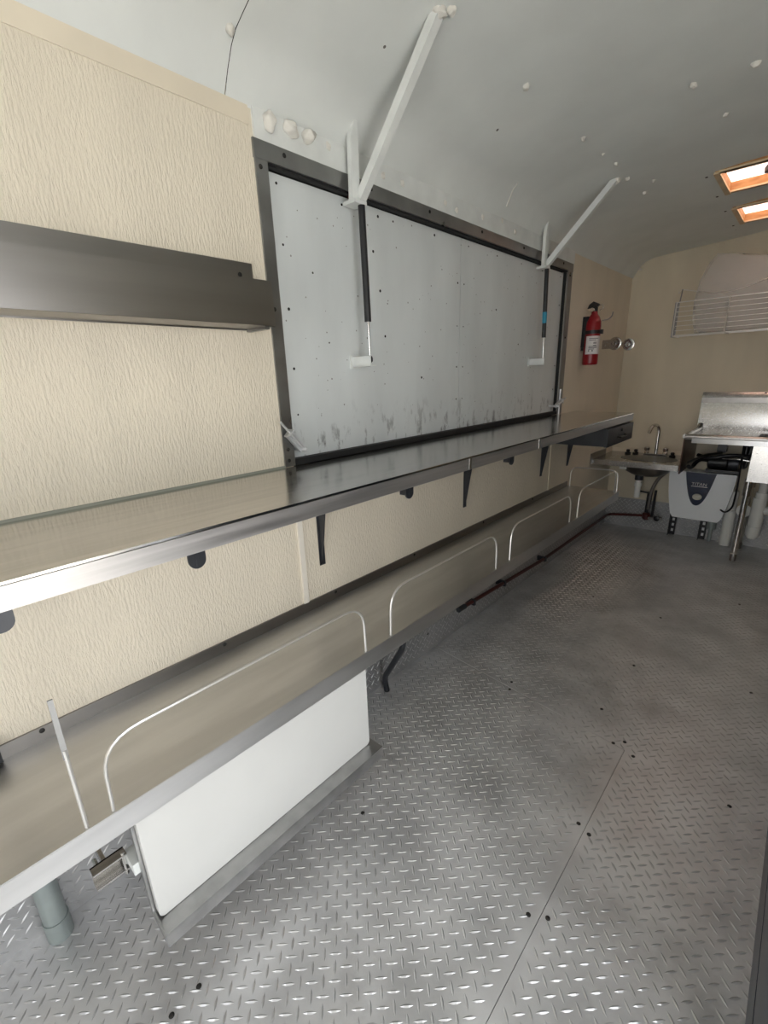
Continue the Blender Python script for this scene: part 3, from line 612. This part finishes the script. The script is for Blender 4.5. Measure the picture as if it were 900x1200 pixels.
T('side_rim', [(SX0+.008, SY0, SZ), (SX0+.008, SY1-.06, SZ), (SX0+.008, SY1-.03, SZ+.03)], .017, STEEL, sk, 14, .02)
B('side_skirt', (SX0, SX0+.006, SY0+.01, SY1-.03, .60, SZ-.01), BROWN, sk)
bm = NB(); prism(bm, [(SX0-.012, SY1-.03, SZ-.018), (SX0-.012, SY1, SZ-.018), (SX0-.012, SY1, 1.122), (SX0-.012, SY1-.012, 1.122), (SX0-.012, SY1-.030, 1.085)], (SX1-SX0+.012, 0, 0)); bevel(bm, .002); obj('backsplash', bm, STEEL, sk, True)
B('splash_band', (SX0-.010, SX1, SY1-.0315, SY1-.0295, 1.048, 1.083), STEEL_DK, sk)
for x in (.95, 1.5): Cy('splash_bolt', [(.011, 0), (.011, .003), (.006, .006)], (x, SY1-.012, 1.107), DARKBOX, sk, 'Y', 12)
for a, b in bowls:
    bm = NB(); z0 = .585; w = .003
    box(bm, a, b, by0, by0+w, z0, SZ-.012); box(bm, a, b, by1-w, by1, z0, SZ-.012); box(bm, a, a+w, by0+w, by1-w, z0, SZ-.012); box(bm, b-w, b, by0+w, by1-w, z0, SZ-.012); box(bm, a, b, by0, by1, z0-w, z0)
    obj('bowl', bm, STEEL, sk)
for x, y in ((.985, 3.84), (1.93, 3.84), (.985, 4.15), (1.93, 4.15)):
    lg = T('leg', [(x, y, .05), (x, y, .582)], .0185, CHROME, sk, 16); T('leg_sleeve', [(x, y, .47), (x, y, .582)], .024, STEEL, lg, 16)
    Cy('leg_foot', [(.012, 0), (.019, .006), (.020, .05), (.0185, .055)], (x, y, 0), STEEL_DK, lg, 'Z', 16)
bpy.context.view_layer.update()

# ------------------------------------------------------------------ tankless water heater
wh = thing('water_heater', 'pale grey tankless water heater with a navy front panel under the sink', 'water heater', (.69, 4.12, .18))
YH = 4.10
def taper(z): # half width at height z
    t = (z-.185)/(.55-.185); return .158+.052*(1-(1-t)**1.7)
bm = NB(); zz = np.linspace(.185, .55, 14)
out = [(.688-taper(z)+(.012 if i == 0 else 0), z) for i, z in enumerate(zz)]; out = out+[(2*.688-x, z) for x, z in out[::-1]]
prism(bm, [(x, YH, z) for x, z in out], (0, Y1-.025-YH, 0)); bevel(bm, .008, 3); obj('housing', bm, HEATER, wh, True)
bm = NB(); pts = []
for k in range(25):
    u = -1+2*k/24; pts.append((.682+.096*u, YH-.003, .298+.25*abs(u)**2.3))
prism(bm, pts, (0, .004, 0)); pn = obj('front_panel', bm, NAVY, wh, label='navy curved panel with white lettering')
Cy('dial', [(.027, 0), (.026, .006), (.018, .009)], (.683, YH-.003, .365), DIAL, wh, 'Y', 28, None, 1.15, .9)
cu = bpy.data.curves.new('lettering', 'FONT'); cu.body = 'TITAN'; cu.size = .034; cu.align_x = 'CENTER'; cu.extrude = .0006
to = bpy.data.objects.new('lettering', cu); COL.objects.link(to); bpy.context.view_layer.update()
me = bpy.data.meshes.new_from_object(to.evaluated_get(bpy.context.evaluated_depsgraph_get())); bpy.data.objects.remove(to)
for v in me.vertices: x, y, z = v.co; v.co = (.683+x*1.0, YH-.0042-z, .452+y*.9)
me.materials.clear(); me.materials.append(LABELW); lo = bpy.data.objects.new('lettering', me); COL.objects.link(lo); setparent(lo, pn)
bm = NB(); box(bm, .633, .737, YH-.0052, YH-.003, .442, .4465); obj('lettering_underline', bm, LABELW, pn)
for x in (.535, .742):
    bm = NB(); box(bm, x-.022, x-.018, 4.19, 4.235, 0, .20); box(bm, x-.022, x+.022, 4.228, 4.235, 0, .20); obj('slotted_stand', bm, BLACK, wh)
    so = wh.children[-1]
    for z in (.03, .075, .12, .165): B('slot', (x-.006, x+.010, 4.2262, 4.2282, z, z+.022), ALU, so)
T('outlet', [(.80, 4.15, .19), (.80, 4.15, .12)], .030, GREYTUBE, wh, 14)
T('outlet', [(.80, 4.15, .125), (.80, 4.15, .02)], .013, GREYTUBE, wh, 12)
tag(T('power_cable', [(.90, 4.10, .80), (.915, 4.06, .45), (.91, 4.06, .32), (.87, 4.08, .27), (.82, 4.12, .30)], .006, BLACK, None, 8, .05), 'black power cable looping beside the water heater', 'cable')
tag(T('drain_pipe', [(.895, 4.19, .0), (.895, 4.19, .275), (.895, 4.19, .28), (.895, 4.19, .42)], [.036, .036, .030, .030], PVC, None, 18), 'upright white plastic drain pipe between heater and sink leg', 'pipe')
tp = thing('drain_trap', 'white plastic drain trap under the sink bowl', 'drain trap', (1.06, 4.08, .12))
T('trap_pipe', [(1.06, 4.05, .58), (1.06, 4.05, .42)], .026, PVC, tp, 16)
T('trap_nut', [(1.06, 4.05, .46), (1.06, 4.05, .42)], .036, PVC, tp, 12)
T('trap_body', [(1.055, 4.05, .42), (1.055, 4.05, .20)], .040, PVC, tp, 18)
T('trap_cup', [(1.053, 4.05, .215), (1.053, 4.05, .15), (1.053, 4.05, .125)], [.044, .043, .028], PVC, tp, 18)
T('trap_arm', [(1.06, 4.05, .33), (1.16, 4.06, .34), (1.30, 4.15, .36)], .028, PVC, tp, 14, .04)
Cy('trap_disc', [(.02, 0), (.045, .004), (.045, .012), (.02, .018)], (.975, 4.12, .30), PVC, tp, 'Y', 18)
# pump and hoses under the drainboard
pm = thing('water_pump', 'black water pump with hoses under the sink drainboard', 'pump', (.76, 4.16, .60))
Cy('motor', [(.03, 0), (.045, .008), (.047, .12), (.036, .13)], (.70, 4.17, .625), BLACK, pm, 'X', 20)
Cy('pump_head', [(.052, 0), (.055, .03), (.050, .06)], (.83, 4.17, .625), DARKBOX, pm, 'X', 20)
B('mount', (.70, .90, 4.13, 4.25, .555, .575), BLACK, pm, .003)
B('switch_box', (.745, .80, 4.16, 4.25, .70, .835), BLACK, pm, .004)
T('hose', [(.88, 4.17, .64), (.92, 4.12, .66), (.93, 4.1, .60), (.95, 4.12, .83)], .012, BLACK, pm, 10, .05)
T('hose', [(.70, 4.14, .64), (.66, 4.05, .66), (.63, 3.98, .60), (.62, 3.92, .62)], .014, BLACK, pm, 10, .05)
T('hose', [(.62, 3.88, .655), (.70, 4.0, .70), (.78, 4.12, .70)], .009, STEEL_DK, pm, 10, .05)
T('hose', [(.79, 4.12, .665), (.87, 4.10, .67), (.95, 4.10, .66)], .008, CHROME, pm, 10, .02)
T('hose', [(.64, 4.10, .68), (.72, 4.06, .665), (.84, 4.07, .70), (.95, 4.1, .69)], .013, BLACK, pm, 10, .05)
T('hose', [(.92, 4.13, .835), (.915, 4.12, .60)], .016, BLACK, pm, 10)

# ------------------------------------------------------------------ steel cabinet along the right side (only its foot shows)
cb = thing('steel_cabinet', 'dark blue-grey steel equipment cabinet at the aisle edge', 'cabinet', (1.7, 1.5, 0))
B('cabinet_body', (1.345, 2.08, .72, 2.25, .06, .90), CAB, cb, .004)
B('plinth', (1.328, 2.08, .73, 2.24, 0.0, .10), CAB, cb, .003)
for y0_, y1_ in ((.735, 1.48), (1.49, 2.235)):
    dd_ = B('cabinet_door', (1.328, 1.345, y0_, y1_, .11, .86), CAB, cb, .003)
    T('door_handle', [(1.328, y1_-.06, .55), (1.305, y1_-.06, .56), (1.305, y1_-.06, .74), (1.328, y1_-.06, .75)], .006, CHROME, dd_, 8, .01)
